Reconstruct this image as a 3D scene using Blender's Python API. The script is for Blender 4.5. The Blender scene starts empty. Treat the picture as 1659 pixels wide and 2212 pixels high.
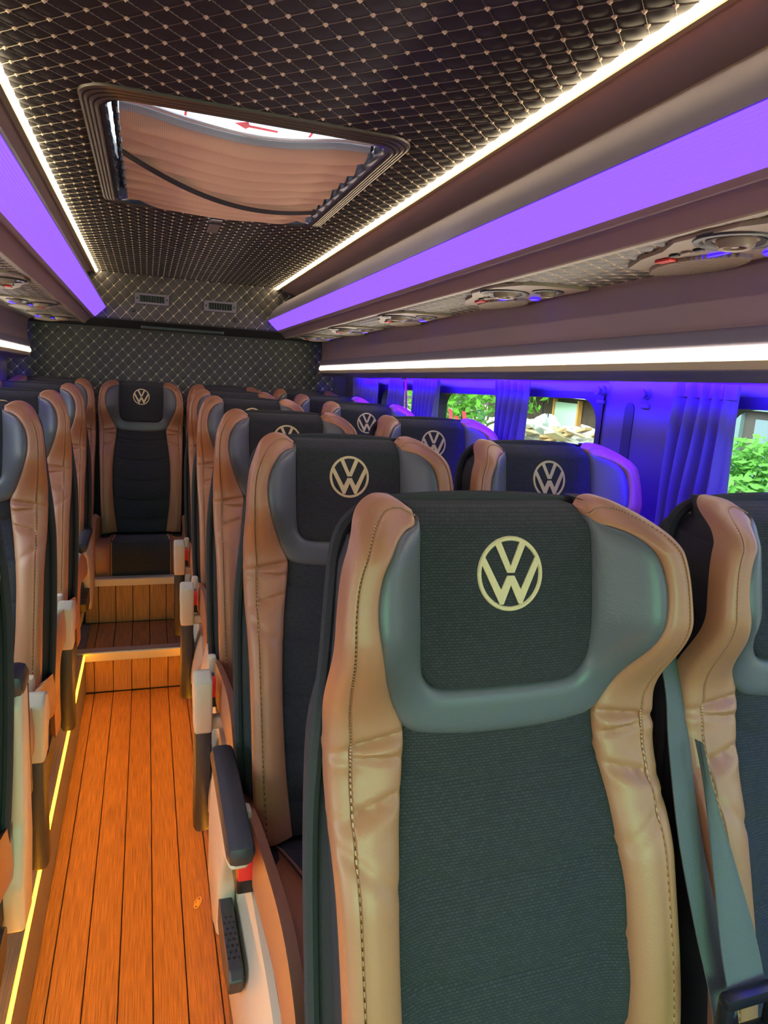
import bpy, bmesh, math, random
import numpy as np
from mathutils import Matrix, Vector
random.seed(7); RNG = np.random.default_rng(7)
SC = bpy.context.scene; COL = SC.collection; H = 1.38          # H: eye height above the aisle floor
PI = math.pi

# ------------------------------------------------------------------ camera, light, exposure
F, VX, VY, SL = 1496.7, 317.5, 767.7, 0.0649
dY = Vector(((VX - 829.5) / F, (VY - 1106) / F, 1)).normalized()
hX = Vector((1, SL, 0)); hX = (hX - dY * hX.dot(dY)).normalized()
uP = hX.cross(dY)
if uP.y > 0: uP = -uP
R = Matrix((hX, dY, uP)).transposed()                            # columns = world axes seen in the camera frame
right, down, fwd = Vector(R[0]), Vector(R[1]), Vector(R[2])
cam_d = bpy.data.cameras.new('camera'); cam = bpy.data.objects.new('camera', cam_d); COL.objects.link(cam)
cam_d.sensor_fit = 'VERTICAL'; cam_d.sensor_height = 36; cam_d.lens = F / 2212 * 36; cam_d.clip_start = 0.02; cam_d.clip_end = 200
m = Matrix((right, -down, -fwd)).transposed().to_4x4(); m.translation = (0, 0, H)
cam.matrix_world = m; SC.camera = cam

SC.view_settings.view_transform = 'Standard'; SC.view_settings.look = 'None'
SC.view_settings.gamma = 1; SC.view_settings.use_curve_mapping = False; SC.view_settings.exposure = 0.0
SC.cycles.use_denoising = True; SC.cycles.max_bounces = 8; SC.cycles.diffuse_bounces = 4; SC.cycles.transparent_max_bounces = 12
SC.cycles.caustics_reflective = False; SC.cycles.caustics_refractive = False; SC.cycles.sample_clamp_indirect = 6

w = bpy.data.worlds.new('sky'); SC.world = w; w.use_nodes = True
wn = w.node_tree; sky = wn.nodes.new('ShaderNodeTexSky'); sky.sky_type = 'NISHITA'; sky.sun_disc = False
sky.sun_elevation = math.radians(48); sky.sun_rotation = math.radians(250); sky.dust_density = 3
hs = wn.nodes.new('ShaderNodeHueSaturation'); hs.inputs['Saturation'].default_value = .35
wn.links.new(sky.outputs[0], hs.inputs['Color']); wn.links.new(hs.outputs[0], wn.nodes['Background'].inputs[0]); wn.nodes['Background'].inputs[1].default_value = 0.9
sun_d = bpy.data.lights.new('sun', 'SUN'); sun_d.energy = 1.6; sun_d.angle = 0.02; sun_d.color = (1, .95, .86)
sun = bpy.data.objects.new('sun', sun_d); COL.objects.link(sun); sun.rotation_euler = (math.radians(30), math.radians(-38), 0)
# daylight entering through the tinted windscreen behind the camera
wl = bpy.data.lights.new('windscreen_daylight', 'AREA'); wl.shape = 'RECTANGLE'; wl.size = 1.5; wl.size_y = .7; wl.energy = 14; wl.color = (.38, 1, .56); wl.spread = math.radians(85)
wo = bpy.data.objects.new('windscreen_daylight', wl); COL.objects.link(wo); wo.location = (.3, -1.5, 1.3); wo.rotation_euler = (math.radians(60), 0, 0)

LED_WARM, LED_PURPLE, LED_BLUE, LED_ORANGE = 24, 1.75, 1000, 58

# ------------------------------------------------------------------ materials
MATS = {}
def mat(name, col, rough=.5, metal=0, bump=None, scale=200, var=0, emit=None, strength=0, sheen=0, trans=0, spec=.5, coord='Object', stretch=(1, 1, 1)):
    if name in MATS: return MATS[name]
    M = bpy.data.materials.new(name); M.use_nodes = True; nt = M.node_tree; b = nt.nodes['Principled BSDF']
    b.inputs['Base Color'].default_value = (*col, 1); b.inputs['Roughness'].default_value = rough; b.inputs['Metallic'].default_value = metal
    b.inputs['Specular IOR Level'].default_value = spec
    if sheen: b.inputs['Sheen Weight'].default_value = sheen
    if emit: b.inputs['Emission Color'].default_value = (*emit, 1); b.inputs['Emission Strength'].default_value = strength
    if bump or var:
        tc = nt.nodes.new('ShaderNodeTexCoord'); mp = nt.nodes.new('ShaderNodeMapping'); mp.inputs['Scale'].default_value = stretch
        nt.links.new(tc.outputs[coord], mp.inputs[0])
        nz = nt.nodes.new('ShaderNodeTexNoise'); nz.inputs['Scale'].default_value = scale; nz.inputs['Detail'].default_value = 3
        nt.links.new(mp.outputs[0], nz.inputs[0])
        if bump:
            bp = nt.nodes.new('ShaderNodeBump'); bp.inputs['Strength'].default_value = bump; bp.inputs['Distance'].default_value = .002
            nt.links.new(nz.outputs[0], bp.inputs['Height']); nt.links.new(bp.outputs[0], b.inputs['Normal'])
        if var:
            mx = nt.nodes.new('ShaderNodeMix'); mx.data_type = 'RGBA'
            mx.inputs[6].default_value = (*[c * (1 - var) for c in col], 1); mx.inputs[7].default_value = (*[min(1, c * (1 + var)) for c in col], 1)
            nt.links.new(nz.outputs[0], mx.inputs[0]); nt.links.new(mx.outputs[2], b.inputs['Base Color'])
    MATS[name] = M; return M
tan = mat('tan_leather', (.40, .172, .088), .42, bump=.15, scale=350)
grey = mat('grey_leather', (.10, .103, .112), .4, bump=.15, scale=350)
shellm = mat('charcoal_cloth', (.03, .03, .033), .9, bump=.5, scale=500)
beige = mat('beige_plastic', (.60, .50, .42), .38)
darkp = mat('dark_plastic', (.035, .035, .042), .45, bump=.1, scale=600)
black = mat('black_plastic', (.012, .012, .014), .3)
red = mat('red_button', (.75, .03, .025), .35)
gold = mat('gold_thread', (.78, .60, .34), .5, bump=.8, scale=900)
stitch = mat('stitch_thread', (.55, .33, .2), .7)
webm = mat('seat_belt_webbing', (.085, .095, .092), .55, bump=.5, scale=900, stretch=(1, 1, .1))
chrome = mat('chrome', (.7, .7, .72), .15, 1)
alu = mat('brushed_aluminium', (.60, .56, .57), .4, .5, bump=.2, scale=300, stretch=(1, .02, 1))
soffitm = mat('soffit_trim_lit', (.50, .33, .29), .6, bump=.1, scale=600)  # duct trim in a brighter base; light on the soffit put into the colour
rackm = mat('mauve_trim', (.33, .225, .25), .5, bump=.12, scale=600)
rackd = mat('grey_trim', (.22, .195, .25), .7, bump=.1, scale=600)
wallm = mat('grey_wall_lining', (.10, .085, .105), .7, bump=.4, scale=700)
curtm = mat('curtain_cloth', (.11, .09, .105), .85, bump=.3, scale=600, sheen=.2)
quilt = mat('quilted_vinyl', (.035, .033, .037), .6, bump=.1, scale=500, spec=.3)
quiltu = mat('quilted_vinyl_underside_lit', (.105, .088, .078), .45, bump=.1, scale=500)  # brighter copy of the quilted vinyl, light on the underside painted in
quiltw = mat('quilted_vinyl_wall', (.085, .074, .075), .55, bump=.1, scale=500, spec=.35)
dimthread = mat('dim_thread', (.22, .19, .15), .7)
thread = mat('pale_thread', (.74, .63, .46), .6)
servm = mat('beige_service_plastic', (.34, .26, .19), .38)
steel = mat('dark_steel', (.05, .05, .055), .4, .6)
rubber = mat('window_rubber', (.02, .02, .025), .6)
roofm = mat('roof_skin', (.3, .3, .3), .6)
e_warm = mat('led_warm', (1, 1, 1), .5, emit=(1, .80, .50), strength=LED_WARM)
e_warm2 = mat('led_warm_low', (1, 1, 1), .5, emit=(1, .88, .66), strength=LED_WARM * .7)
e_blue = mat('led_blue', (.1, .1, .3), .5, emit=(.03, .0, 1), strength=LED_BLUE)
e_orange = mat('led_orange', (1, .6, .2), .5, emit=(1, .33, .004), strength=LED_ORANGE)
e_purple = mat('led_purple', (.12, .07, .3), .4, emit=(.19, .07, 1), strength=LED_PURPLE)
e_blue_lamp = mat('blue_lamp', (.1, .1, .5), .3, emit=(.02, 0, 1), strength=3)
ledhouse = mat('led_diffuser_band', (.62, .50, .33), .45)

def fabric(name, col, rows=260):
    M = mat(name, col, .92, sheen=.05, spec=.2); nt = M.node_tree; b = nt.nodes['Principled BSDF']
    tc = nt.nodes.new('ShaderNodeTexCoord'); mp = nt.nodes.new('ShaderNodeMapping'); mp.inputs['Rotation'].default_value = (PI / 2, 0, 0)
    nt.links.new(tc.outputs['Object'], mp.inputs[0])
    br = nt.nodes.new('ShaderNodeTexBrick'); br.inputs['Scale'].default_value = 1; br.inputs['Brick Width'].default_value = .0058
    br.inputs['Row Height'].default_value = .0031; br.inputs['Mortar Size'].default_value = .0006; br.inputs['Mortar Smooth'].default_value = 1
    br.inputs['Color1'].default_value = (*[c * 1.25 for c in col], 1); br.inputs['Color2'].default_value = (*[c * .95 for c in col], 1); br.inputs['Mortar'].default_value = (*[c * .62 for c in col], 1)
    nt.links.new(mp.outputs[0], br.inputs[0]); nt.links.new(br.outputs[0], b.inputs['Base Color'])
    bp = nt.nodes.new('ShaderNodeBump'); bp.inputs['Strength'].default_value = .45; bp.inputs['Distance'].default_value = .001; bp.invert = True
    nt.links.new(br.outputs['Fac'], bp.inputs['Height']); nt.links.new(bp.outputs[0], b.inputs['Normal'])
    return M
knit = fabric('black_knit_fabric', (.035, .035, .039))

def wood(name, col):
    M = mat(name, col, .55); nt = M.node_tree; b = nt.nodes['Principled BSDF']
    tc = nt.nodes.new('ShaderNodeTexCoord'); mp = nt.nodes.new('ShaderNodeMapping'); mp.inputs['Scale'].default_value = (1, .018, .018)
    nt.links.new(tc.outputs['Object'], mp.inputs[0])
    nz = nt.nodes.new('ShaderNodeTexNoise'); nz.inputs['Scale'].default_value = 560; nz.inputs['Detail'].default_value = 4
    nt.links.new(mp.outputs[0], nz.inputs[0])
    rp = nt.nodes.new('ShaderNodeValToRGB'); rp.color_ramp.elements[0].position = .35; rp.color_ramp.elements[1].position = .62
    rp.color_ramp.elements[0].color = (*[c * .62 for c in col], 1); rp.color_ramp.elements[1].color = (*[c * 1.2 for c in col], 1)
    nt.links.new(nz.outputs[0], rp.inputs[0]); nt.links.new(rp.outputs[0], b.inputs['Base Color'])
    bp = nt.nodes.new('ShaderNodeBump'); bp.inputs['Strength'].default_value = .5; bp.inputs['Distance'].default_value = .002
    nt.links.new(nz.outputs[0], bp.inputs['Height']); nt.links.new(bp.outputs[0], b.inputs['Normal'])
    return M
plankm = wood('wood_composite', (.40, .20, .085))
joint = mat('plank_joint', (.03, .018, .01), .8)

def glass(name, tint, refl=.06):
    M = bpy.data.materials.new(name); M.use_nodes = True; nt = M.node_tree; nt.nodes.remove(nt.nodes['Principled BSDF'])
    t = nt.nodes.new('ShaderNodeBsdfTransparent'); t.inputs[0].default_value = (*tint, 1)
    g = nt.nodes.new('ShaderNodeBsdfGlossy'); g.inputs['Roughness'].default_value = .02
    mx = nt.nodes.new('ShaderNodeMixShader'); mx.inputs[0].default_value = refl
    nt.links.new(t.outputs[0], mx.inputs[1]); nt.links.new(g.outputs[0], mx.inputs[2]); nt.links.new(mx.outputs[0], nt.nodes['Material Output'].inputs[0])
    MATS[name] = M; return M
glassm = glass('window_glass', (.78, .87, .81)); glassg = glass('windscreen_glass', (.12, .17, .14))

def translucent(name, col):
    M = bpy.data.materials.new(name); M.use_nodes = True; nt = M.node_tree; nt.nodes.remove(nt.nodes['Principled BSDF'])
    tc = nt.nodes.new('ShaderNodeTexCoord'); wv = nt.nodes.new('ShaderNodeTexWave'); wv.inputs['Scale'].default_value = 90; wv.inputs['Distortion'].default_value = .4
    nt.links.new(tc.outputs['Object'], wv.inputs[0])
    mc = nt.nodes.new('ShaderNodeMix'); mc.data_type = 'RGBA'; mc.inputs[6].default_value = (*[c * .72 for c in col], 1); mc.inputs[7].default_value = (*col, 1)
    nt.links.new(wv.outputs['Fac'], mc.inputs[0])
    d = nt.nodes.new('ShaderNodeBsdfDiffuse'); t = nt.nodes.new('ShaderNodeBsdfTranslucent'); mx = nt.nodes.new('ShaderNodeMixShader'); mx.inputs[0].default_value = .32
    for n in (d, t): nt.links.new(mc.outputs[2], n.inputs[0])
    nt.links.new(d.outputs[0], mx.inputs[1]); nt.links.new(t.outputs[0], mx.inputs[2]); nt.links.new(mx.outputs[0], nt.nodes['Material Output'].inputs[0])
    return M
blindm = translucent('beige_blind_cloth', (.80, .58, .44)); hemm = translucent('pale_grey_hem', (.62, .66, .68))
leafm = translucent('leaf_green', (.16, .42, .06)); leafm2 = translucent('leaf_green_bright', (.25, .60, .14))

# ------------------------------------------------------------------ builders
def mesh_np(name, v, f, material=None, smooth=False):
    me = bpy.data.meshes.new(name); me.from_pydata([tuple(p) for p in v], [], [tuple(q) for q in f]); me.update()
    if material: me.materials.append(material)
    if smooth: me.polygons.foreach_set('use_smooth', [True] * len(me.polygons))
    return me
def link(name, me, parent=None, loc=(0, 0, 0), rot=(0, 0, 0), kind=None, label=None):
    o = bpy.data.objects.new(name, me); COL.objects.link(o)
    if parent: o.parent = parent
    o.location = loc; o.rotation_euler = rot
    if kind: o['kind'] = kind
    if label: o['label'] = label
    return o
def thing(name, label, cat, loc=(0, 0, 0), rot=(0, 0, 0), group=None):
    o = link(name, None, None, loc, rot); o['label'] = label; o['category'] = cat
    if group: o['group'] = group
    return o
def tag(o, label, cat, group=None):
    o['label'] = label; o['category'] = cat
    if group: o['group'] = group
    return o
class MB:                                                        # gathers solids into one mesh
    def __init__(s): s.v = []; s.f = []
    def add(s, v, f):
        n = len(s.v); s.v += [tuple(p) for p in v]; s.f += [tuple(i + n for i in q) for q in f]; return s
    def box(s, x0, x1, y0, y1, z0, z1, bev=0):
        if bev:
            bm = bmesh.new(); bmesh.ops.create_cube(bm, size=1)
            for p in bm.verts: p.co = Vector((x0 + (p.co.x + .5) * (x1 - x0), y0 + (p.co.y + .5) * (y1 - y0), z0 + (p.co.z + .5) * (z1 - z0)))
            bmesh.ops.bevel(bm, geom=bm.edges[:], offset=bev, segments=2, affect='EDGES', profile=.5); bm.verts.index_update()
            s.add([p.co[:] for p in bm.verts], [[p.index for p in q.verts] for q in bm.faces]); bm.free(); return s
        v = [(x, y, z) for x in (x0, x1) for y in (y0, y1) for z in (z0, z1)]
        return s.add(v, [(0, 1, 3, 2), (4, 6, 7, 5), (0, 4, 5, 1), (2, 3, 7, 6), (0, 2, 6, 4), (1, 5, 7, 3)])
    def tube(s, pts, r, n=8, closed=False, ref=None):
        pts = [Vector(p) for p in pts]; k = len(pts); v = []; rr = r if isinstance(r, (list, tuple)) else [r] * k
        for i, p in enumerate(pts):
            d = (pts[(i + 1) % k if closed else min(i + 1, k - 1)] - pts[(i - 1) % k if closed else max(i - 1, 0)]).normalized()
            a = d.cross(Vector(ref) if ref else Vector((0, 0, 1)) if abs(d.z) < .9 else Vector((1, 0, 0))).normalized(); b = d.cross(a)
            v += [p + (a * math.cos(2 * PI * j / n) + b * math.sin(2 * PI * j / n)) * rr[i] for j in range(n)]
        f = [(i % k * n + j, i % k * n + (j + 1) % n, (i + 1) % k * n + (j + 1) % n, (i + 1) % k * n + j) for i in range(k if closed else k - 1) for j in range(n)]
        if not closed: f += [tuple(range(n))[::-1], tuple((k - 1) * n + j for j in range(n))]
        return s.add(v, f)
    def prism(s, poly, axis, a, b):                              # polygon extruded along an axis ('x': poly=(y,z), 'y': (x,z), 'z': (x,y))
        P = {'x': lambda q, t: (t, q[0], q[1]), 'y': lambda q, t: (q[0], t, q[1]), 'z': lambda q, t: (q[0], q[1], t)}[axis]
        n = len(poly); v = [P(q, a) for q in poly] + [P(q, b) for q in poly]
        return s.add(v, [tuple(range(n))[::-1], tuple(range(n, 2 * n))] + [(i, (i + 1) % n, (i + 1) % n + n, i + n) for i in range(n)])
    def lathe(s, prof, c, axis='z', n=20):                       # (r, h) profile about a line through c
        v = []
        for r, h in prof:
            for j in range(n):
                a = 2 * PI * j / n; q = (r * math.cos(a), r * math.sin(a), h)
                if axis == 'x': q = (q[2], q[0], q[1])
                if axis == 'y': q = (q[0], q[2], q[1])
                v.append((c[0] + q[0], c[1] + q[1], c[2] + q[2]))
        k = len(prof)
        f = [(i * n + j, i * n + (j + 1) % n, (i + 1) * n + (j + 1) % n, (i + 1) * n + j) for i in range(k - 1) for j in range(n)]
        f += [tuple(range(n))[::-1], tuple((k - 1) * n + j for j in range(n))]
        return s.add(v, f)
    def mesh(s, name, material, smooth=False, fix=True):
        me = mesh_np(name, s.v, s.f, material, smooth)
        if fix:
            bm = bmesh.new(); bm.from_mesh(me); bmesh.ops.recalc_face_normals(bm, faces=bm.faces[:]); bm.to_mesh(me); bm.free()
        if smooth:
            try: me.set_sharp_from_angle(angle=math.radians(42))
            except Exception: pass
        return me
    def obj(s, name, material, parent=None, smooth=False, kind=None, label=None, loc=(0, 0, 0), rot=(0, 0, 0)):
        return link(name, s.mesh(name, material, smooth), parent, loc, rot, kind, label)
def patch(P, nu, nv, off, mb=None):                              # slab over a parametric surface P(u,v); off = vector or function to the back
    mb = mb or MB(); fr = [Vector(P(i / nu, j / nv)) for i in range(nu + 1) for j in range(nv + 1)]
    bk = [p + (Vector(off(p)) if callable(off) else Vector(off)) for p in fr]; N = len(fr); k = nv + 1; f = []
    for i in range(nu):
        for j in range(nv):
            a = i * k + j; f.append((a, a + 1, a + k + 1, a + k)); f.append((N + a, N + a + k, N + a + k + 1, N + a + 1))
    rim = [j for j in range(k)] + [i * k + nv for i in range(1, nu + 1)] + [nu * k + j for j in range(nv - 1, -1, -1)] + [i * k for i in range(nu - 1, 0, -1)]
    for a, b in zip(rim, rim[1:] + rim[:1]): f.append((a, b, N + b, N + a))
    return mb.add(fr + bk, f)
def spline(pts, n):                                              # Catmull-Rom resample
    P = [np.array(p, float) for p in pts]; P = [2 * P[0] - P[1]] + P + [2 * P[-1] - P[-2]]; out = []; k = len(P) - 3
    for i in range(n + 1):
        t = i / n * k; a = min(int(t), k - 1); t -= a; p0, p1, p2, p3 = P[a:a + 4]
        out.append(.5 * (2 * p1 + (p2 - p0) * t + (2 * p0 - 5 * p1 + 4 * p2 - p3) * t * t + (3 * p1 - p0 - 3 * p2 + p3) * t ** 3))
    return out
def sst(x, a, b):
    if a == b: return float(x > a)
    t = min(1, max(0, (x - a) / (b - a))); return t * t * (3 - 2 * t)
def ga(x, c, s): return math.exp(-((x - c) / s) ** 2)

# ------------------------------------------------------------------ quilted upholstery (pillowed diamonds, stitched lines and knots)
def quilted(O, U, V, lu, lv, p, puff, hole=None, res=8, line_w=.0011, dot=.0040, lines=True, pv=None, mask=None):
    O, U, V = np.array(O, float), np.array(U, float), np.array(V, float); N = np.cross(U, V); pv = pv or p
    nu, nv = int(round(lu / p * res)), int(round(lv / pv * res)); du, dv = lu / nu, lv / nv
    uu, vv = np.meshgrid(np.arange(nu + 1) * du, np.arange(nv + 1) * dv, indexing='ij')
    a, b = uu / p + vv / pv, uu / p - vv / pv
    h = puff * np.abs(np.sin(PI * a) * np.sin(PI * b)) ** .75
    pts = O + uu[..., None] * U + vv[..., None] * V + h[..., None] * N
    idx = np.arange((nu + 1) * (nv + 1)).reshape(nu + 1, nv + 1)
    q = np.stack([idx[:-1, :-1], idx[1:, :-1], idx[1:, 1:], idx[:-1, 1:]], -1)
    cu, cv = (uu[:-1, :-1] + du / 2), (vv[:-1, :-1] + dv / 2); keep = np.ones(cu.shape, bool)
    inside = lambda u, v: True
    if hole:
        keep &= ~((cu > hole[0]) & (cu < hole[1]) & (cv > hole[2]) & (cv < hole[3]))
        inside = lambda u, v: not (hole[0] - .002 < u < hole[1] + .002 and hole[2] - .002 < v < hole[3] + .002)
    face = q[keep]
    me = bpy.data.meshes.new('quilt'); me.vertices.add(pts.size // 3); me.vertices.foreach_set('co', pts.reshape(-1))
    me.loops.add(face.size); me.loops.foreach_set('vertex_index', face.reshape(-1).astype(np.int32))
    me.polygons.add(len(face)); me.polygons.foreach_set('loop_start', np.arange(len(face), dtype=np.int32) * 4)
    me.polygons.foreach_set('use_smooth', np.ones(len(face), bool)); me.update(); me.validate()
    st = MB(); kn = MB(); n = N
    W = lambda u, v, d=0.0: O + U * u + V * v + n * d
    ku, kv = int(lu / p * 2) + 2, int(lv / pv * 2) + 2
    for i in range(ku):
        for j in range(kv):
            if (i + j) % 2: continue
            u, v = i * p / 2, j * pv / 2
            if u > lu or v > lv or not inside(u, v): continue
            r = dot
            kn.add([W(u + r, v), W(u, v + r), W(u - r, v), W(u, v - r), W(u + r * .7, v + r * .7), W(u - r * .7, v + r * .7), W(u - r * .7, v - r * .7), W(u + r * .7, v - r * .7), W(u, v, dot * .95)],
                   [(0, 4, 8), (4, 1, 8), (1, 5, 8), (5, 2, 8), (2, 6, 8), (6, 3, 8), (3, 7, 8), (7, 0, 8)])
            if lines:
                for sv in (1, -1):
                    u2, v2 = u + p / 2, v + sv * pv / 2
                    if u2 > lu + 1e-6 or v2 > lv + 1e-6 or v2 < -1e-6 or not inside(u2, v2): continue
                    d = np.array([p / 2, sv * pv / 2]); d /= np.hypot(*d); e = np.array([-d[1], d[0]]) * line_w
                    st.add([W(u + e[0], v + e[1], 0), W(u2 + e[0], v2 + e[1], 0), W(u2, v2, .0018), W(u, v, .0018), W(u - e[0], v - e[1], 0), W(u2 - e[0], v2 - e[1], 0)], [(0, 1, 2, 3), (3, 2, 5, 4)])
    return me, st, kn

# ------------------------------------------------------------------ the setting: floor, platforms, steps
ZP, ZS2 = .18, .39                                               # seat platform / first step, second step
XL, XR, WL, WR = -.245, .165, -.76, 1.14                         # aisle edges and side walls
Y1, Y2, YB, YU = 2.875, 3.2, 4.12, 3.9                           # risers, lower back wall, upper back panel
fl = MB().box(XL, XR, -1.6, Y1, -.04, -.007).obj('floor', joint, kind='structure')
PX = [-.2835 + .0725 * i for i in range(8)]
def plank_row(parent, kind_, y0, y1, z0, z1, lo=XL, hi=XR):
    for i in range(len(PX) - 1):
        a, b = max(PX[i] + .0012, lo), min(PX[i + 1] - .0012, hi)
        if b - a < .01: continue
        dz = .0006 * ((i * 7) % 3)
        if kind_ == 'top': MB().box(a, b, y0, y1, z0 - .012, z0 + dz, .0018).obj('plank', plankm, parent)
        else: MB().box(a, b, y0 - dz, y0 + .012, z0, z1, .0018).obj('plank', plankm, parent)
plank_row(fl, 'top', -1.55, Y1 - .004, 0, 0)
def deck(name, x0, x1, y0, y1, z0, z1): return MB().box(x0, x1, y0, y1, z0, z1).obj(name, joint, kind='structure')
MB().box(WL, XL, -1.6, YB, -.04, ZP - .004).obj('floor_platform', rackd, kind='structure')
MB().box(XR, WR, -1.6, YB, -.04, ZP - .004).obj('floor_platform', rackd, kind='structure')
s1 = deck('floor_step', XL, XR, Y1 + .01, YB, -.04, ZP - .01)
plank_row(s1, 'riser', Y1, 0, .004, ZP - .012); plank_row(s1, 'top', Y1 + .03, Y2, ZP + .002, 0)
s2 = deck('floor_step', WL, WR, Y2 + .012, YB, ZP - .004, ZS2 - .012)
plank_row(s2, 'riser', Y2, 0, ZP + .004, ZS2 - .02, XL - .02, XR + .06)
MB().box(XL - .04, XR + .03, Y1 - .02, Y1 + .03, ZP - .008, ZP + .006, .003).box(XL - .04, XR + .03, Y1 - .024, Y1 - .018, ZP - .032, ZP + .004, .002).obj('trim_1', alu, kind='structure')
MB().box(WL + .02, WR - .02, Y2 - .012, Y2 + .03, ZS2 - .012, ZS2 + .004, .003).box(XL - .06, XR + .06, Y2 - .015, Y2 - .01, ZS2 - .03, ZS2 + .002, .002).obj('trim_2', beige, kind='structure')
def ribbed_strip(name, x0, x1, sx):                              # ribbed aluminium tread along a platform edge
    mb = MB().box(x0, x1, -1.5, Y1 - .03, ZP - .004, ZP + .001)
    n = 9
    for i in range(n):
        x = x0 + (x1 - x0) * (i + .5) / n; mb.box(x - .0025, x + .0025, -1.5, Y1 - .03, ZP + .001, ZP + .0035)
    return mb.obj(name, alu, kind='structure')
ribbed_strip('trim_3', XL - .002, XL - .105, 1); ribbed_strip('trim_4', XR + .105, XR + .002, 1)
for sx, x, nm, lb in ((1, XL, 'left', 'glowing orange light strip along the metal edge left of the aisle floor'), (-1, XR, 'right', 'orange light strip hidden under the seats on the window side of the aisle')):
    t = thing('floor_light_strip', lb, 'light strip', (x, 0, 0), group='orange aisle light strips')
    MB().box(-.006 * sx - .004, -.006 * sx + .004, -1.5, Y1 - .04, ZP - .016, ZP + .004).obj('housing', alu, t)
    MB().box(sx * .001 - .002, sx * .001 + .003, -1.5, Y1 - .04, ZP - .007, ZP + .001).obj('diffuser', e_orange, t)

# ------------------------------------------------------------------ side walls with windows
def top_z(y): return H - .028 * (y - 1.2) - .012                  # window heads fall slightly to the rear
def side_wall(name, x0, x1, wins):
    mb = MB(); edges = sorted(wins); y = -1.6
    for a, b in edges + [(YB + .1, None)]:
        mb.box(x0, x1, y, a, -.04, 1.95)
        if b is not None:
            mb.box(x0, x1, a, b, -.04, .84); mb.prism([(a, top_z(a)), (b, top_z(b)), (b, 1.95), (a, 1.95)], 'x', x0, x1); y = b
    return mb.obj(name, wallm, kind='structure')
WINS = [(-1.2, 1.21), (1.565, 2.72), (2.86, 3.42)]
side_wall('wall_right', WR, WR + .06, WINS); side_wall('wall_left', WL - .06, WL, [(-1.2, .9), (1.3, 2.4), (2.6, 3.4)])
def window(n, x, a, b, label):
    zt0, zt1, zb, r = top_z(a), top_z(b), .84, .07; w_ = .018
    o = MB().box(x + .028, x + .033, a - .01, b + .01, zb - .01, max(zt0, zt1)).obj('window_%d' % n, glassm, kind='structure')
    if label: o['label'] = label
    inn = []
    for cy, cz, a0 in ((b - w_ - r, zt1 - w_ - r, 0), (a + w_ + r, zt0 - w_ - r, 90), (a + w_ + r, zb + w_ + r, 180), (b - w_ - r, zb + w_ + r, 270)):
        inn += [(cy + r * math.cos(math.radians(a0 + 18 * k)), cz + r * math.sin(math.radians(a0 + 18 * k))) for k in range(6)]
    out = []
    for (cy, cz) in inn:
        q = [(b + .004, cz), (a - .004, cz)]
        out.append(None)
    outer = [(b + .004, zt1 + .004)] * 6 + [(a - .004, zt0 + .004)] * 6 + [(a - .004, zb - .004)] * 6 + [(b + .004, zb - .004)] * 6
    mb = MB(); k = len(inn); v = []
    for xx in (x - .006, x + .05):
        v += [(xx, *p) for p in inn] + [(xx, *p) for p in outer]
    f = []
    for i in range(k):
        j = (i + 1) % k
        f += [(i, j, k + j, k + i), (2 * k + i, 3 * k + i, 3 * k + j, 2 * k + j), (i, 2 * k + i, 2 * k + j, j)]
    mb.add(v, f)
    link('window_frame', mesh_np('window_frame', v, f, rubber), o)
    return o
for i, (a, b) in enumerate(WINS): window(i + 1, WR, a, b, ['side window beside the nearest seats looking out on a green bush', 'long side window with a curtain across its middle', 'narrow rear side window between two curtains'][i])
for i, (a, b) in enumerate([(-1.2, .9), (1.3, 2.4), (2.6, 3.4)]):
    window(i + 4, WL - .056, a, b, None)
# pillar lining with its slot and two coat hooks
pl = patch(lambda u, v: (WR - .004 - .022 * math.sin(PI * min(1, max(0, v))) ** .35, 1.25 + v * .30, .3 + u * 1.12), 10, 16, (.03, 0, 0)).obj('trim_5', wallm, None, True, 'structure')
sl_ = MB(); ys = [1.425 + .017 * math.cos(a) for a in np.linspace(0, PI, 9)]; zs = [1.325 + .017 * math.sin(a) for a in np.linspace(0, PI, 9)]
sl_.prism(list(zip(ys, zs)) + [(1.408, .8), (1.442, .8)], 'x', WR - .0285, WR - .026).obj('slot', rubber, pl)
for yy in (1.545, 1.37):
    t = thing('coat_hook', 'small clip near the top of the pillar, ' + ('on its rear edge' if yy > 1.5 else 'on its front edge'), 'hook', (WR - .02, yy, 1.365))
    MB().lathe([(.013, 0), (.013, -.008), (.006, -.01), (.006, -.016), (.012, -.02), (.012, -.024)], (0, 0, 0), 'x', 14).obj('knob', wallm, t, True)
    MB().box(-.012, -.002, -.015, .015, -.034, -.022, .004).obj('clip', wallm, t)

# ------------------------------------------------------------------ roof, ceiling quilt, back wall
Zc = lambda y, z0=.395: H + z0 + .025 * (4.1 - y)                # everything under the roof falls 2.5 % to the rear
HX0, HX1, HY0, HY1 = -.085, .49, 1.46, 2.30                      # hatch opening
for nm, bx in (('roof', (WL - .06, HX0, -1.6, YB + .1)), ('roof', (HX1, WR + .06, -1.6, YB + .1)), ('roof', (HX0, HX1, -1.6, HY0)), ('roof', (HX0, HX1, HY1, YB + .1))):
    MB().box(*bx, 1.93, 1.97).obj(nm, roofm, kind='structure')
sl = math.atan(.025); CV = (0, math.cos(sl), -math.sin(sl)); CY0 = -.6; PC = .053
cx0, cx1 = -.255, .69
me, st, kn = quilted((cx1, CY0, Zc(CY0)), (-1, 0, 0), CV, cx1 - cx0, (YU - CY0) / math.cos(sl), PC, .0024, dot=.0050, line_w=.0006, hole=(cx1 - HX1, cx1 - HX0, (HY0 - CY0), (HY1 - CY0)))
me.materials.append(quilt); ce = link('ceiling', me, kind='structure'); ce['label'] = 'dark quilted ceiling with pale stitched knots'
st.obj('stitching', dimthread, ce, kind='stuff'); kn.obj('knot', thread, ce, kind='stuff')
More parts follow.
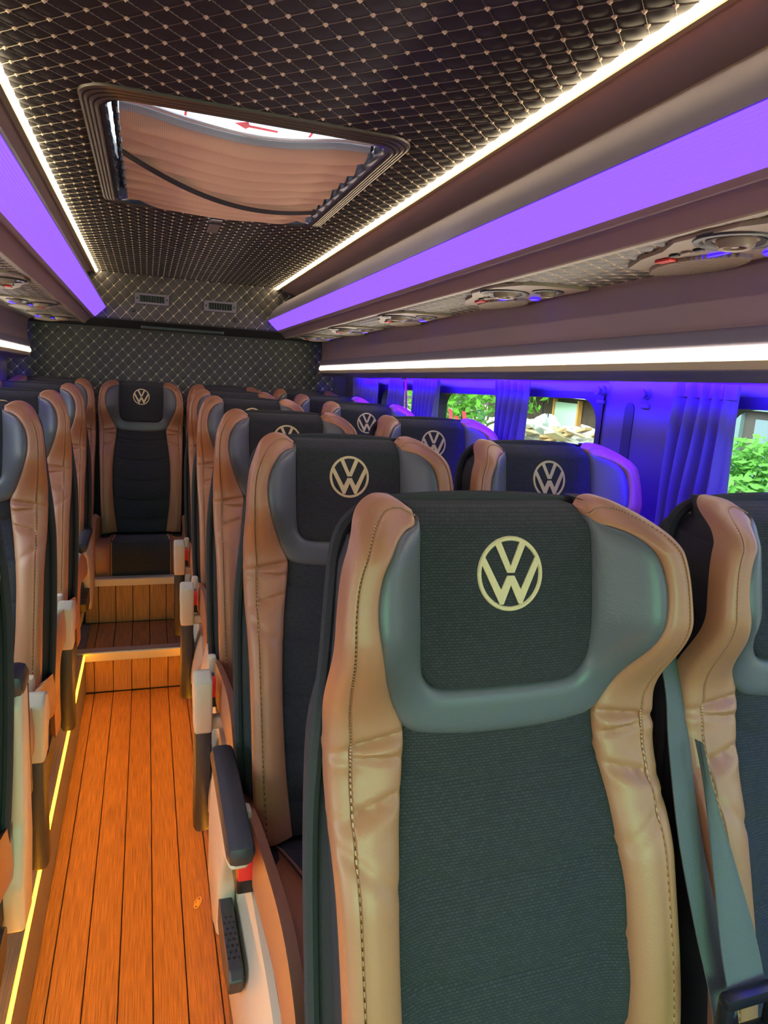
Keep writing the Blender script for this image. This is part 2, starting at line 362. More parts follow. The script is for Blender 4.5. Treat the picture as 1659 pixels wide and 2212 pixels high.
MB().box(cx0 - .02, HX0 - .02, CY0 - 1, YU, 0, .02).box(HX1 + .02, cx1 + .02, CY0 - 1, YU, 0, .02).box(HX0 - .02, HX1 + .02, CY0 - 1, HY0 - .02, 0, .02).box(HX0 - .02, HX1 + .02, HY1 + .02, YU, 0, .02)\
    .obj('backing', rubber, ce, loc=(0, 0, Zc(0) + .004), rot=(-sl, 0, 0))
PW = .0575
wb = MB().box(WL, WR, YB, YB + .05, -.04, 1.95).obj('wall_back', quiltw, kind='structure'); wb['label'] = 'quilted charcoal back wall with pale diamond stitching'
me, st, kn = quilted((-.70, YB - .004, .60), (1, 0, 0), (0, 0, 1), 1.76, H + .145 - .60, PW, .005, pv=.062, line_w=.0016, dot=.0052); me.materials.append(quiltw)
link('quilted_panel', me, wb); st.obj('stitching', thread, wb, kind='stuff'); kn.obj('knot', thread, wb, kind='stuff')
me, st, kn = quilted((-.30, YU - .004, H + .178), (1, 0, 0), (0, 0, 1), 1.06, .236, PW, .005, pv=.062, line_w=.0016, dot=.0052); me.materials.append(quiltw)
MB().box(-.32, .78, YU, YB, H + .172, 1.93).obj('upper_panel', quiltw, wb)
link('quilted_panel', me, wb); st.obj('stitching', thread, wb, kind='stuff'); kn.obj('knot', thread, wb, kind='stuff')
# dark ledge below the upper panel
MB().prism([(YU - .006, H + .182), (YU - .006, H + .170), (YB - .01, H + .136), (YB, H + .136), (YB, H + .182)], 'x', -.62, .98).obj('trim_6', quilt, kind='structure')
t = thing('ledge_bar', 'long dark bar lamp on the ledge across the back wall', 'lamp', (.185, 4.0, H + .150))
MB().box(-.215, .215, -.014, .014, -.012, .004, .003).obj('housing', mat('bar_plastic', (.10, .095, .10), .4), t)
MB().box(-.205, .205, -.016, -.013, -.009, .0, .001).obj('lens', steel, t)
def air_vent(x, z, label):
    t = thing('air_vent', label, 'air vent', (x, YU - .004, z), group='air vents in the upper back panel')
    fr = MB().box(-.083, .083, -.016, 0, .016, .027, .003).box(-.083, .083, -.016, 0, -.027, -.016, .003).box(-.083, -.060, -.016, 0, -.018, .018, .003).box(.060, .083, -.016, 0, -.018, .018, .003)
    fr.obj('frame', rackd, t); MB().box(-.062, .062, -.003, 0, -.017, .017).obj('backing', black, t)
    for i in range(9): MB().box(-.0018, .0018, -.014, -.002, -.016, .016).obj('slat', darkp, t, loc=(-.052 + i * .013, 0, 0), rot=(0, 0, .5))
    for s in (-1, 1): MB().lathe([(.005, 0), (.005, -.003), (.003, -.004)], (s * .072, -.016, 0), 'y', 10).obj('screw', steel, t)
    MB().box(.054, .060, -.018, -.004, -.006, .006, .001).obj('thumb_wheel', darkp, t)
air_vent(.026, H + .283, 'rectangular slatted vent on the upper back panel, nearer the purple strip at left'); air_vent(.367, H + .276, 'rectangular slatted vent on the upper back panel, nearer the window side')
for x, z, lb in ((-.068, H + .222, 'small round cap under the first vent on the back panel'), (.451, H + .215, 'small round cap under the window-side vent on the back panel')):
    tag(MB().lathe([(.011, 0), (.011, -.006), (.008, -.010), (.003, -.011)], (0, 0, 0), 'y', 14).obj('screw_cap', darkp, None, True, loc=(x, YU - .004, z)), lb, 'cap')
# front end behind the camera with the windscreen
MB().box(WL - .06, WR + .06, -1.66, -1.6, -.04, .8).box(WL - .06, WR + .06, -1.66, -1.6, 1.75, 1.97).box(WL - .06, -.55, -1.66, -1.6, .8, 1.75).box(.95, WR + .06, -1.66, -1.6, .8, 1.75).obj('wall_front', wallm, kind='structure')
MB().box(-.56, .96, -1.64, -1.635, .79, 1.76).obj('window_7', glassg, kind='structure')

# ------------------------------------------------------------------ overhead racks (profile x, z0 on the window side; the other side is mirrored about MX)
MX = .2135; RY0, RY1 = -1.55, YU + .03
def ext(prof, sgn, off, ny=8, nprof=None, y0=RY0, y1=RY1):
    pr = spline(prof, nprof) if nprof else [np.array(p) for p in prof]; n = len(pr) - 1
    def P(u, v):
        t = v * n; i = min(int(t + 1e-9), n - 1); t -= i; x, z = pr[i] * (1 - t) + pr[i + 1] * t; x += .05 * (sgn < 0 and x > .9); y = y0 + (y1 - y0) * u
        return (x if sgn > 0 else 2 * MX - x, y, Zc(y, z))
    return patch(P, ny, n, (off[0] * sgn, 0, off[1]))
def rack(sgn, side):
    t = thing('overhead_duct', 'mauve overhead duct with glowing purple panel along the ' + side, 'overhead duct', (0, 0, 0))
    ext([(.672, .393), (.72, .378), (.772, .365)], sgn, (.0, .012), nprof=6).obj('soffit_panel', soffitm, t, True)
    ext([(.772, .366), (.766, .362), (.766, .357), (.771, .353), (.776, .354)], sgn, (.004, .004)).obj('piping', mat('gold_trim', (.95, .74, .45), .28, 1), t, True)
    ext([(.776, .356), (.735, .341), (.68, .305), (.640, .262), (.622, .222)], sgn, (.014, .004), nprof=14).obj('side_panel', rackd, t, True)
    lens = []
    for i in range(37):
        u = i / 36; lens.append((.622 + .055 * u + .004 * math.sin(PI * u), .220 - .050 * u - .006 * math.sin(PI * u) + (.0012 if i % 2 else 0)))
    ext(lens, sgn, (.012, .004)).obj('light_panel', e_purple, t, label='ribbed glowing purple panel')
    ext([(.676, .171), (.684, .163), (.695, .163), (.712, .150), (.722, .140)], sgn, (.006, .012), nprof=12).obj('lip', rackm, t, True)
    ext([(.722, .142), (.930, .142)], sgn, (0, .012)).obj('underside', quiltu, t)
    ext([(.722, .144), (.722, .137), (.735, .137), (.735, .144)], sgn, (0, .004)).obj('edge_bead', servm, t)
    ext([(.918, .143), (.932, .134), (.938, .100), (.938, .045), (.934, .030)], sgn, (.014, 0), nprof=16).obj('valance', rackm, t, True)
    ext([(.934, .030), (.928, .024), (.927, .002), (.934, -.004)], sgn, (.02, 0), nprof=8).obj('lower_rail', rackd, t, True)
    ext([(.934, -.026), (.932, -.042), (.945, -.050), (.974, -.054), (.979, -.060)], sgn, (.004, .008), nprof=None).obj('bottom_rail', rackd, t, True)
    # quilted inlay of the underside
    U = (-1, 0, 0); x_in, x_out = (.728, .926) if sgn > 0 else (2 * MX - .926, 2 * MX - .728)
    me, st, kn = quilted((x_out, RY0 + .6, Zc(RY0 + .6, .141)), U, CV, x_out - x_in, YU - RY0 - .62, 0.066, .0042, lines=True, line_w=.0019, dot=.0042, pv=.044)
    me.materials.append(quiltu); q = link('quilted_inlay', me, t); st.obj('stitching', thread, q, kind='stuff'); kn.obj('knot', thread, q, kind='stuff')
    sd = 'window' if sgn > 0 else 'single seat'
    s = thing('ceiling_light_strip', 'bright warm light strip along the ceiling edge on the ' + sd + ' side', 'light strip', group='warm ceiling light strips')
    ext([(.654, .398), (.662, .384)], sgn, (.001, .0007)).obj('diffuser', e_warm, s)
    ext([(.6575, .401), (.6638, .3862), (.667, .3815), (.680, .384), (.683, .394)], sgn, (.002, .002)).obj('housing', ledhouse, s)
    s = thing('valance_light_strip', 'bright white light strip above the curtains on the ' + sd + ' side', 'light strip', group='light strips above the side windows')
    ext([(.931, -.005), (.926, -.008), (.925, -.020), (.929, -.0225)], sgn, (.01, 0)).obj('diffuser', e_warm2, s)
    ext([(.929, -.0228), (.927, -.026), (.930, -.040), (.933, -.041)], sgn, (.008, 0), ny=1).obj('housing', ledhouse, s)
    s = thing('blue_light_strip', 'blue light strip hidden behind the valance above the curtains on the ' + sd + ' side', 'light strip', group='blue light strips over the side walls')
    ext([(.982, -.030), (.989, -.038)], sgn, (-.003, .003), y1=3.55).obj('diffuser', e_blue, s); ext([(.976, -.024), (.976, -.040)], sgn, (.004, .0)).obj('housing', darkp, s)
    ext([(.972, .02), (1.13, .012)], sgn, (0, .012)).obj('cavity_cover', rackd, t)
rack(1, 'window side'); rack(-1, 'single seat side')

# passenger service units in the racks
def service_unit(y, sgn, label):
    X = (lambda x: x) if sgn > 0 else (lambda x: 2 * MX - x)
    y0 = y - .13
    t = thing('service_unit', label, 'service unit', (X(.828), y, Zc(y, .1395)), (-sl, 0, 0), 'overhead service units')
    def M_(x): return (x - .828) * sgn
    base = [(-.02, -.15), (.085, -.16), (.09, .10), (.06, .26), (-.01, .27), (-.045, .19), (-.06, .12), (-.09, .06), (-.09, -.06), (-.06, -.13)]
    MB().prism([(x * sgn, yy) for x, yy in base], 'z', -.008, .006).obj('plate', servm, t)
    bz = [(-.02, -.145), (.08, -.15)]
    for (cx, cy, r) in ((-.034, 0, .052), (.030, -.085, .030)):
        v = MB().lathe([(r + .007, -.006), (r + .005, -.0105), (r, -.012), (r - .006, -.0105), (r - .011, -.005)], (cx * sgn, cy, 0), 'z', 28).obj('vent_ring', steel, t, True)
        MB().lathe([(r - .010, -.006), (r - .012, -.010), (r - .020, -.009), (r - .022, -.004)], (cx * sgn, cy, 0), 'z', 24).obj('vent_bowl', black, v, True)
        nb = MB().lathe([(r * .52, -.005), (r * .50, -.016), (r * .42, -.020), (r * .30, -.019), (r * .28, -.013), (r * .12, -.013), (r * .10, -.018), (.001, -.019)], (cx * sgn, cy, 0), 'z', 24).obj('nozzle', servm, v, True)
    g = MB()
    n = 26
    for i in range(n):                                           # louvred loudspeaker leaf
        yy = .06 + .20 * i / (n - 1); wd = .052 * math.sin(PI * (i + .8) / (n + .6)) ** .6; g.box((.045) * sgn - wd, .045 * sgn + wd, yy - .0024, yy + .0024, -.014, -.008)
    g.obj('speaker_grille', servm, t)
    MB().box(-.018 * sgn - .008, -.018 * sgn + .008, .145, .180, -.013, -.008, .002).obj('call_button', red, t, label='red call button')
    for k in range(3): MB().box(-.034 * sgn - .005, -.034 * sgn + .005, .062 + k * .026, .080 + k * .026, -.012, -.008, .002).obj('switch', servm if k % 2 else steel, t)
    MB().box(.010 * sgn - .0035, .010 * sgn + .0035, .055, .12, -.012, -.007, .001).obj('reading_light', e_blue_lamp, t, label='lit blue reading lamp')
    MB().lathe([(.013, -.008), (.013, -.012), (.009, -.014)], (.062 * sgn, .025, 0), 'z', 16).obj('reading_light', e_blue_lamp, t, True)
names = ['nearest the camera', 'second from the camera', 'third from the camera', 'fourth from the camera', 'nearest the back wall']
for i, y in enumerate((.835, 1.52, 2.25, 2.93, 3.58)):
    service_unit(y, 1, 'overhead service unit with round air vent on the window side, ' + names[i])
for i, y in enumerate((1.45, 2.2, 2.9, 3.55)):
    service_unit(y, -1, 'overhead service unit with round air vent on the single seat side, ' + ['nearest the camera', 'second from the camera', 'third from the camera', 'nearest the back wall'][i])

# ------------------------------------------------------------------ roof hatch
t = thing('roof_hatch', 'roof hatch with ridged dark frame and glass pane in the quilted ceiling', 'roof hatch', ((HX0 + HX1) / 2, (HY0 + HY1) / 2, Zc((HY0 + HY1) / 2)), (-sl, 0, .0))
hw, hl = (HX1 - HX0) / 2, (HY1 - HY0) / 2
def rrect(w_, l_, r, n=6):
    out = []
    for cx, cy, a0 in ((w_ - r, l_ - r, 0), (-w_ + r, l_ - r, 90), (-w_ + r, -l_ + r, 180), (w_ - r, -l_ + r, 270)):
        out += [(cx + r * math.cos(math.radians(a0 + 90 * k / n)), cy + r * math.sin(math.radians(a0 + 90 * k / n))) for k in range(n + 1)]
    return out
def ring(loops):                                                 # loops: list of (half w, half l, r, z) swept as a band
    v = []; mb = MB()
    for w_, l_, r, z in loops: v += [(*p, z) for p in rrect(w_, l_, r)]
    k = 28; f = [(i * k + j, i * k + (j + 1) % k, (i + 1) * k + (j + 1) % k, (i + 1) * k + j) for i in range(len(loops) - 1) for j in range(k)]
    return mb.add(v, f)
for i in range(4):
    d = .026 - .0085 * i; z = -.006 - .002 * i
    ring([(hw + d + .006, hl + d + .006, .06, 0), (hw + d + .005, hl + d + .005, .06, z), (hw + d, hl + d, .06, z - .002), (hw + d - .003, hl + d - .003, .06, z), (hw + d - .003, hl + d - .003, .06, 0)]).obj('frame_ridge', mat('hatch_trim', (.10, .085, .075), .3), t, True)
ring([(hw - .004, hl - .004, .055, -.010), (hw - .012, hl - .012, .05, -.010), (hw - .016, hl - .016, .05, .0), (hw - .018, hl - .018, .05, .022), (hw + .02, hl + .02, .05, .022)]).obj('well', mat('hatch_well', (.03, .03, .04), .12), t, True)
gl = MB().box(-hw - .01, hw + .01, -hl - .01, hl + .01, .020, .026).obj('glass_pane', glass('hatch_glass', (.9, .93, .97)), t)
dec = MB(); yb = -.335
for b in ((-.13, -.125, yb, yb + .07), (-.13, -.10, yb + .065, yb + .07), (.10, .13, yb + .065, yb + .07), (.125, .13, yb, yb + .07)): dec.box(*b, .0185, .0195)
dec.prism([(-.03, yb + .03), (-.005, yb + .055), (.0, yb + .042), (.06, yb + .046), (.06, yb + .036), (.0, yb + .030), (-.005, yb + .012)], 'z', .0185, .0195)
dec.obj('break_glass_mark', mat('red_print', (.8, .05, .08), .5), gl, label='red arrow mark printed on the glass')
MB().box(-.022, .018, hl + .004, hl + .028, -.032, -.02, .003).obj('catch', darkp, t)
for i in range(9):                                               # glossy blind runners along both sides of the well
    for s in (-1, 1):
        MB().box(s * (hw - .028) - .006, s * (hw - .028) + .006, -hl + .10 + i * .075, -hl + .14 + i * .075, .006, .024, .004).obj('runner', black, t)
# pleated blind hanging in the well, with a strap across it and a pull tab
bl = thing('hatch_blind', 'sagging pleated beige blind drawn across the roof hatch', 'blind', ((HX0 + HX1) / 2, (HY0 + HY1) / 2, Zc((HY0 + HY1) / 2)), (-sl, 0, 0))
by0, by1 = -hl + .095, hl - .045
def PB(u, v):
    x = (v - .5) * 2 * (hw - .036); sag = 1 - (2 * v - 1) ** 2
    y = by0 + (by1 - by0) * u + .045 * sag * (1 - u) * .6
    k = 9 + .8 * math.sin(3 * v)
    return (x, y - .01 * math.sin(9 * v), (.004 - .026 * sag * (.5 + .5 * math.sin(PI * u))) - .020 * abs(math.sin(PI * k * u)) ** 1.2 + .004 * math.sin(17 * v + 40 * u) * (1 - sag))
patch(PB, 110, 24, (0, 0, .0012)).obj('cloth', blindm, bl, True)
MB().tube([Vector(PB(0, v)) + Vector((0, -.004, .004)) for v in np.linspace(0, 1, 25)], .009, 10).obj('front_hem', hemm, bl, True, label='pale grey padded front hem')
MB().tube([Vector(PB(0, v)) + Vector((0, -.018, .010)) for v in np.linspace(-.02, 1.02, 25)], .0045, 8).obj('cord', mat('white_cord', (.8, .8, .8), .6), bl, True)
patch(lambda u, v: ((v - .5) * 2 * (hw - .036), -.15 + .30 * v + .06 * math.sin(PI * v) + .042 * u, -.022 - .030 * (1 - (2 * v - 1) ** 2)), 2, 24, (0, 0, .002)).obj('strap', shellm, bl, True, label='dark strap')
MB().box(-.016, .016, hl - .02, hl + .17, -.030, -.027, .001).obj('pull_tab', mat('tab_cloth', (.20, .16, .14), .8), bl)

# ------------------------------------------------------------------ curtains
def curtain(y0, y1, x, label, zt, zb=.80, folds=5, sgn=1, seed=0):
    t = thing('curtain', label, 'curtain', (x, (y0 + y1) / 2, 0), group='side window curtains')
    ph = seed * 1.7; wd = y1 - y0
    def P(u, v):
        a = .45 + .55 * math.sin(min(1, u * 1.6) * PI / 2)
        dx = (.018 * math.sin(2 * PI * folds * v + ph) + .008 * math.sin(2 * PI * (folds * 2.1) * v + 2 * ph)) * a
        yy = (v - .5) * wd * (1 - .10 * math.sin(PI * min(1, u * 1.4)) + .05 * (1 - u)) + .006 * math.sin(7 * u + 5 * v + ph)
        return (dx * sgn, yy, zb + (zt - zb) * (1 - u))
    patch(P, 18, folds * 14, (.0015, 0, 0)).obj('cloth', curtm, t, True)
    hd = patch(lambda u, v: (lambda p: (p[0] * .8 - .004 * sgn, p[1], zt + .004 - .03 * u))(P(0, v)), 2, folds * 14, (.004 * sgn, 0, 0))
    hd.obj('heading_tape', curtm, t)
zt_ = lambda y: H + .012 - .026 * (y - 1.2)
curtain(1.075, 1.25, 1.085, 'blue-lit gathered curtain beside the nearest seats, over the bush window', zt_(1.17), folds=5, seed=1)
curtain(1.865, 2.06, 1.085, 'blue-lit curtain hanging across the middle of the long side window', zt_(1.96), folds=5, seed=2)
curtain(2.56, 2.82, 1.085, 'blue-lit curtain at the rear end of the long side window beside the red strap', zt_(2.7), folds=6, seed=3)
curtain(2.97, 3.14, 1.085, 'narrow blue-lit curtain just behind the red strap', zt_(3.05), folds=4, seed=4)
curtain(3.33, 3.76, 1.085, 'blue-lit curtain in the rear corner nearest the back wall on the window side', zt_(3.55), folds=8, seed=5)
curtain(3.3, 3.95, 2 * MX - 1.085 - .01, 'blue-lit curtain at the left frame edge beside the back wall', zt_(3.6), folds=9, sgn=-1, seed=6)
for sgn, nm in ((1, 'window side'), (-1, 'single seat side')):
    x = 1.085 if sgn > 0 else 2 * MX - 1.095
    r = thing('curtain_rail', 'thin dark curtain rail under the valance on the ' + nm, 'rail'); MB().box(x - .006, x + .006, -1, 3.95, -.004, .006).obj('rail', rubber, r, loc=(0, 0, zt_(0) + .022), rot=(-.026, 0, 0))
t = thing('hanging_strap', 'red belt strap hanging on the side wall between the rear curtains', 'strap', (1.07, 2.9, 1.36))
patch(lambda u, v: (.004 * math.sin(5 * u), -.012 * u + (v - .5) * .022 - .06 * u, -.42 * u), 10, 2, (.002, 0, 0)).obj('webbing', mat('red_webbing', (.6, .02, .12), .6), t, True)
MB().lathe([(.016, 0), (.016, -.012), (.007, -.016)], (-.002, 0, 0), 'x', 14).obj('anchor', chrome, t, True)

# ------------------------------------------------------------------ seats (local origin: platform below the emblem; logo height .99)
ZL = .99
def sy(x, z):                                                    # front surface, z relative to the emblem
    a = abs(x); y = .23 * z
    y -= .058 * sst(a, .085, .165) * sst(z, -.155, -.04) * (1 - sst(z, .030, .088))
    y += .012 * ga(z, -.19, .08); y -= .022 * sst(a, .10, .17) * sst(-z, .20, .32)
    y += .022 * sst(z, .045, .08); y -= .018 * ga(z, -.47, .16)
    return y
def prof(s, p=4): return max(0, 1 - abs(2 * s - 1) ** p) ** .5
SV = [0, .025, .07, .15, .25, .36, .46, .55, .62, .675, .70, .715, .73, .745, .76, .785, .84, .90, .95, .98, 1]
def strip(A, B, na, puff, thick, extra=None, back=None, tt=True, sv=None):
    n = len(A) - 1
    if sv: na = len(sv) - 1
    def P(u, v):
        i = min(int(round(u * n)), n); s = sv[int(round(v * na))] if sv else .5 - .5 * math.cos(PI * v)
        x, z = A[i] * (1 - s) + B[i] * s
        e = prof(u, 10) if tt else 1
        y = sy(x, z) - puff * prof(s) * (.2 + .8 * e)
        if extra: y += extra(u, s, x, z)
        return (x, y, ZL + z)
    return patch(P, n, na, (0, thick, 0))
INN = [(.110, .051), (.128, .050), (.148, .040), (.163, .018), (.169, -.015), (.165, -.05), (.152, -.09), (.134, -.13), (.1205, -.160), (.122, -.20), (.131, -.27), (.138, -.35), (.138, -.45), (.132, -.55), (.118, -.675)]
OUT = [(.108, .065), (.126, .076), (.150, .075), (.178, .058), (.197, .024), (.205, -.03), (.206, -.08), (.205, -.12), (.204, -.160), (.204, -.20), (.202, -.27), (.199, -.35), (.197, -.45), (.195, -.55), (.190, -.675)]
inn, out = spline(INN, 210), spline(OUT, 210)
innL, outL = [p * (-1, 1) for p in inn], [p * (-1, 1) for p in out]
def wrinkle(u, s, x, z):
    y = .0045 * ga(s, .73, .018) + .0015 * ga(s, .64, .06)                                 # stitched groove
    k = 1 - .5 * s
    y += (.008 * ga(z + .012 * s, -.166, .005) - .003 * ga(z + .012 * s, -.178, .007) + .006 * ga(z - .010 * s, -.192, .0045) + .008 * ga(z + .02 * s, -.224, .0055) - .003 * ga(z + .02 * s, -.237, .008)) * sst(s, -.05, .2) * (1 - .6 * sst(s, .66, .74))
    return y + .004 * ga(z - .05 * s, -.31, .007) + .0015 * math.sin(38 * z + 5 * s) * ga(z, -.2, .1)
tan_L, tan_R = strip(outL, innL, 16, .015, .02, lambda u, s, x, z: wrinkle(u, 1 - s, x, z), sv=[1 - q for q in SV[::-1]]), strip(inn, out, 16, .015, .02, wrinkle, sv=SV)
ME = {}
ME['bolster_l'] = tan_L.mesh('bolster', tan, True); ME['bolster_r'] = tan_R.mesh('bolster', tan, True)
def stitches(I, O):
    mb = MB()
    P = [I[i] * .27 + O[i] * .73 for i in range(211)]; P = spline(P, 150)
    for i in range(1, 149, 1):
        a, b = P[i], P[i] * .45 + P[i + 1] * .55; q = []
        for p in (a, b):
            y = sy(*p) - .0118; q.append(Vector((p[0], y, ZL + p[1])))
        d = (q[1] - q[0]); d.normalize(); e = d.cross(Vector((0, 1, 0))).normalized() * .0011
        up = Vector((0, -.0018, 0))
        mb.add([q[0] + e, q[1] + e, q[1] - e, q[0] - e, q[0] + up, q[1] + up], [(0, 1, 5, 4), (4, 5, 2, 3)])
    return mb
ME['stitch_l'] = stitches(innL, outL).mesh('stitching', stitch); ME['stitch_r'] = stitches(inn, out).mesh('stitching', stitch)
# grey collar: U between the bolsters and the head panel
pan = []
for x, z in [(-.106, .060), (-.108, .03), (-.108, -.03), (-.106, -.085), (-.100, -.110), (-.082, -.1235), (-.04, -.126), (0, -.1265), (.04, -.126), (.082, -.1235), (.100, -.110), (.106, -.085), (.108, -.03), (.108, .03), (.106, .060)]: pan.append((x, z))
col_o = [(-.112, .054), (-.150, .042), (-.173, -.005), (-.168, -.06), (-.150, -.105), (-.1225, -.160), (-.075, -.1745), (0, -.178), (.075, -.1745), (.1225, -.160), (.150, -.105), (.168, -.06), (.173, -.005), (.150, .042), (.112, .054)]
ME['collar'] = strip(spline(col_o, 98), spline([(x * .985, z) for x, z in pan], 98), 12, .012, .045, tt=False).mesh('headrest_collar', grey, True)
L, Rr = [], []
for i in range(49):
    z = .067 - .195 * i / 48; hw_ = .107
    if z < -.085: hw_ = .107 - .040 * (1 - math.sqrt(max(0, 1 - ((-.085 - z) / .0432) ** 2)))
    L.append(np.array((-hw_, z))); Rr.append(np.array((hw_, z)))
ME['headpanel'] = strip(L, Rr, 18, .014, .05, lambda u, s, x, z: .012 * sst(z, .050, .068)).mesh('headrest_panel', knit, True)
def seams(u, s, x, z):
    y = .004; zz = z - .020 * (x / .14) ** 2
    for k in range(5): y += .0045 * ga(zz, -.225 - .0985 * k, .005) + .002 * ga(zz, -.240 - .0985 * k, .005) - .0025 * ga(zz, -.275 - .0985 * k, .03)
    return y
fi = spline([p for p in INN if p[1] <= -.13], 120)
ME['centre'] = strip([p * (-1.02, 1) for p in fi], [p * (1.02, 1) for p in fi], 18, .010, .05, seams, tt=False).mesh('backrest_panel', knit, True)
def lining(sg):                                                  # side lining from the wing edge back to the shell
    def P(u, v):
        x, z = out[int(round(20 + u * 190))]; y0 = sy(x, z) + .002; y1 = .23 * z + .06
        x2 = min(x - .004, float(np.interp(-z, [-.05, -.03, 0, .06, .13, .2], [.138, .166, .178, .183, .191, .206]))); return (sg * (x - .004 + (x2 - x + .004) * v), y0 + (y1 - y0) * v, ZL + z - .004 * (z > .03))
    return patch(P, 95, 5, (-sg * .012, 0, 0)).mesh('side_lining', shellm, True)
ME['lin_l'] = lining(-1); ME['lin_r'] = lining(1)
# back shell
SH = [(.140, .046), (.168, .030), (.180, .0), (.185, -.06), (.193, -.13), (.209, -.2), (.214, -.35), (.212, -.5), (.206, -.62), (.20, -.74)]
sh = spline(SH, 40); v = []; nr = 28
for i, (hwid, z) in enumerate(sh):
    dpt = .055 * (.45 + .55 * sst(-z, -.05, .12)); yc = .23 * z + .085 - .01
    for j in range(nr):
        a = 2 * PI * j / nr; c, s_ = math.cos(a), math.sin(a)
        v.append((hwid * math.copysign(abs(c) ** .35, c), yc + dpt * math.copysign(abs(s_) ** .55, s_) * (1 if s_ > 0 else .9), ZL + z))
f = [(i * nr + j, i * nr + (j + 1) % nr, (i + 1) * nr + (j + 1) % nr, (i + 1) * nr + j) for i in range(len(sh) - 1) for j in range(nr)] + [tuple(range(nr))[::-1], tuple((len(sh) - 1) * nr + j for j in range(nr))]
ME['shell'] = MB().add(v, f).mesh('back_shell', shellm, True)
mb = MB()                                                        # padded roll along the top and shoulders of the shell
mb.tube(spline([(-.206, .23 * -.68 + .045, ZL - .68), (-.213, .23 * -.5 + .045, ZL - .5), (-.214, .23 * -.30 + .045, ZL - .30), (-.209, -.005, ZL - .2), (-.194, .028, ZL - .10), (-.185, .052, ZL - .03), (-.178, .064, ZL + .018), (-.160, .073, ZL + .046), (-.12, .078, ZL + .062), (0, .078, ZL + .068), (.12, .078, ZL + .062), (.160, .073, ZL + .046), (.178, .064, ZL + .018), (.185, .052, ZL - .03), (.194, .028, ZL - .10), (.209, -.005, ZL - .2), (.214, .23 * -.30 + .045, ZL - .30), (.213, .23 * -.5 + .045, ZL - .5), (.206, .23 * -.68 + .045, ZL - .68)], 70), .0085, 8, ref=(0, 1, 0))
ME['roll'] = mb.mesh('edge_roll', shellm, True)
# embroidered round emblem
def sp(x, z, d): return (x, sy(x, z) - .0138 - d, ZL + z)
RL = .0405; mb = MB(); v = []; n = 56
for r, d in ((1.0, 0), (.97, .0018), (.90, .0018), (.87, 0)):
    v += [sp(RL * r * math.cos(2 * PI * j / n), RL * r * math.sin(2 * PI * j / n), d) for j in range(n)]
mb.add(v, [(i * n + j, i * n + (j + 1) % n, (i + 1) * n + (j + 1) % n, (i + 1) * n + j) for i in range(3) for j in range(n)])
def flat(poly, tris):
    k = len(poly); v = [sp(RL * x, RL * y, .0018) for x, y in poly] + [sp(RL * x, RL * y, -.001) for x, y in poly]
    mb.add(v, [tuple(q) for q in tris] + [(i, (i + 1) % k, (i + 1) % k + k, i + k) for i in range(k)])
flat([(-.47, .80), (-.30, .88), (0, .20), (.30, .88), (.47, .80), (.11, .03), (-.11, .03)], [(0, 1, 2, 6), (2, 3, 4, 5), (2, 5, 6)])
flat([(-.78, .48), (-.30, -.42), (-.11, -.05), (.11, -.05), (.30, -.42), (.78, .48), (.89, .31), (.34, -.80), (.23, -.80), (0, -.30), (-.23, -.80), (-.34, -.80), (-.89, .31)],
     [(0, 1, 11, 12), (1, 10, 11), (1, 2, 9, 10), (2, 3, 9), (3, 4, 8, 9), (4, 7, 8), (4, 5, 6, 7)])
ME['emblem'] = mb.mesh('emblem', gold)
# cushion
CP = spline([(-.09, .275), (-.16, .300), (-.27, .330), (-.40, .355), (-.51, .370), (-.565, .362), (-.595, .325), (-.603, .27), (-.600, .205)], 40)
def cframe(u):
    i = min(int(round(u * 40)), 40); a, b = CP[max(0, i - 1)], CP[min(40, i + 1)]; d = (b - a) / np.hypot(*(b - a)); return CP[i], np.array([d[1], -d[0]]) * -1
def cin(u): return float(np.interp(u, [0, .12, .3, .6, 1], [.165, .150, .122, .128, .130]))
def PCc(u, v):
    p, nrm = cframe(u); w_ = cin(u) + .004; s = .5 - .5 * math.cos(PI * v); x = (2 * s - 1) * w_
    h = .008 * prof(s) - .004 * ga(u, .10, .02) - .003 * ga(u, .60, .015); y, z = p + nrm * h; return (x, y, z)
ME['cushion'] = patch(PCc, 40, 16, (0, .03, -.05)).mesh('seat_cushion', knit, True)
def side_c(sg):
    def P(u, v):
        p, nrm = cframe(u); w_ = cin(u); k = v * 8; a = [(w_, 0), (w_ + .008, .012), (w_ + .03, .019), (.195, .019), (.209, .011), (.216, -.004), (.218, -.03), (.217, -.065), (.213, -.10)]
        i = min(int(k + 1e-9), 7); k -= i; x = a[i][0] * (1 - k) + a[i + 1][0] * k; h = a[i][1] * (1 - k) + a[i + 1][1] * k
        y, z = p + nrm * h
        if h < 0: y = min(y, -.09); z = max(z, .19)
        h2 = .003 * ga(v, .46, .03)
        return (sg * x, y, z - h2)
    return patch(P, 40, 16, lambda p: (-sg * .02, .02 if p.y < -.5 else .0, -.015))
ME['cush_l'] = side_c(-1).mesh('cushion_bolster', tan, True); ME['cush_r'] = side_c(1).mesh('cushion_bolster', tan, True)
ME['pan'] = MB().box(-.20, .20, -.575, -.05, .185, .30, .02).mesh('seat_pan', shellm, True)
ME['under'] = MB().box(-.19, .19, -.50, -.06, .15, .19, .01).mesh('seat_frame', steel)
def leg(x): return MB().prism([(-.08, .16), (-.05, .0), (-.50, .0), (-.46, .16)], 'x', x - .018, x + .018).mesh('leg', steel)
ME['leg_l'] = leg(-.12); ME['leg_r'] = leg(.12)
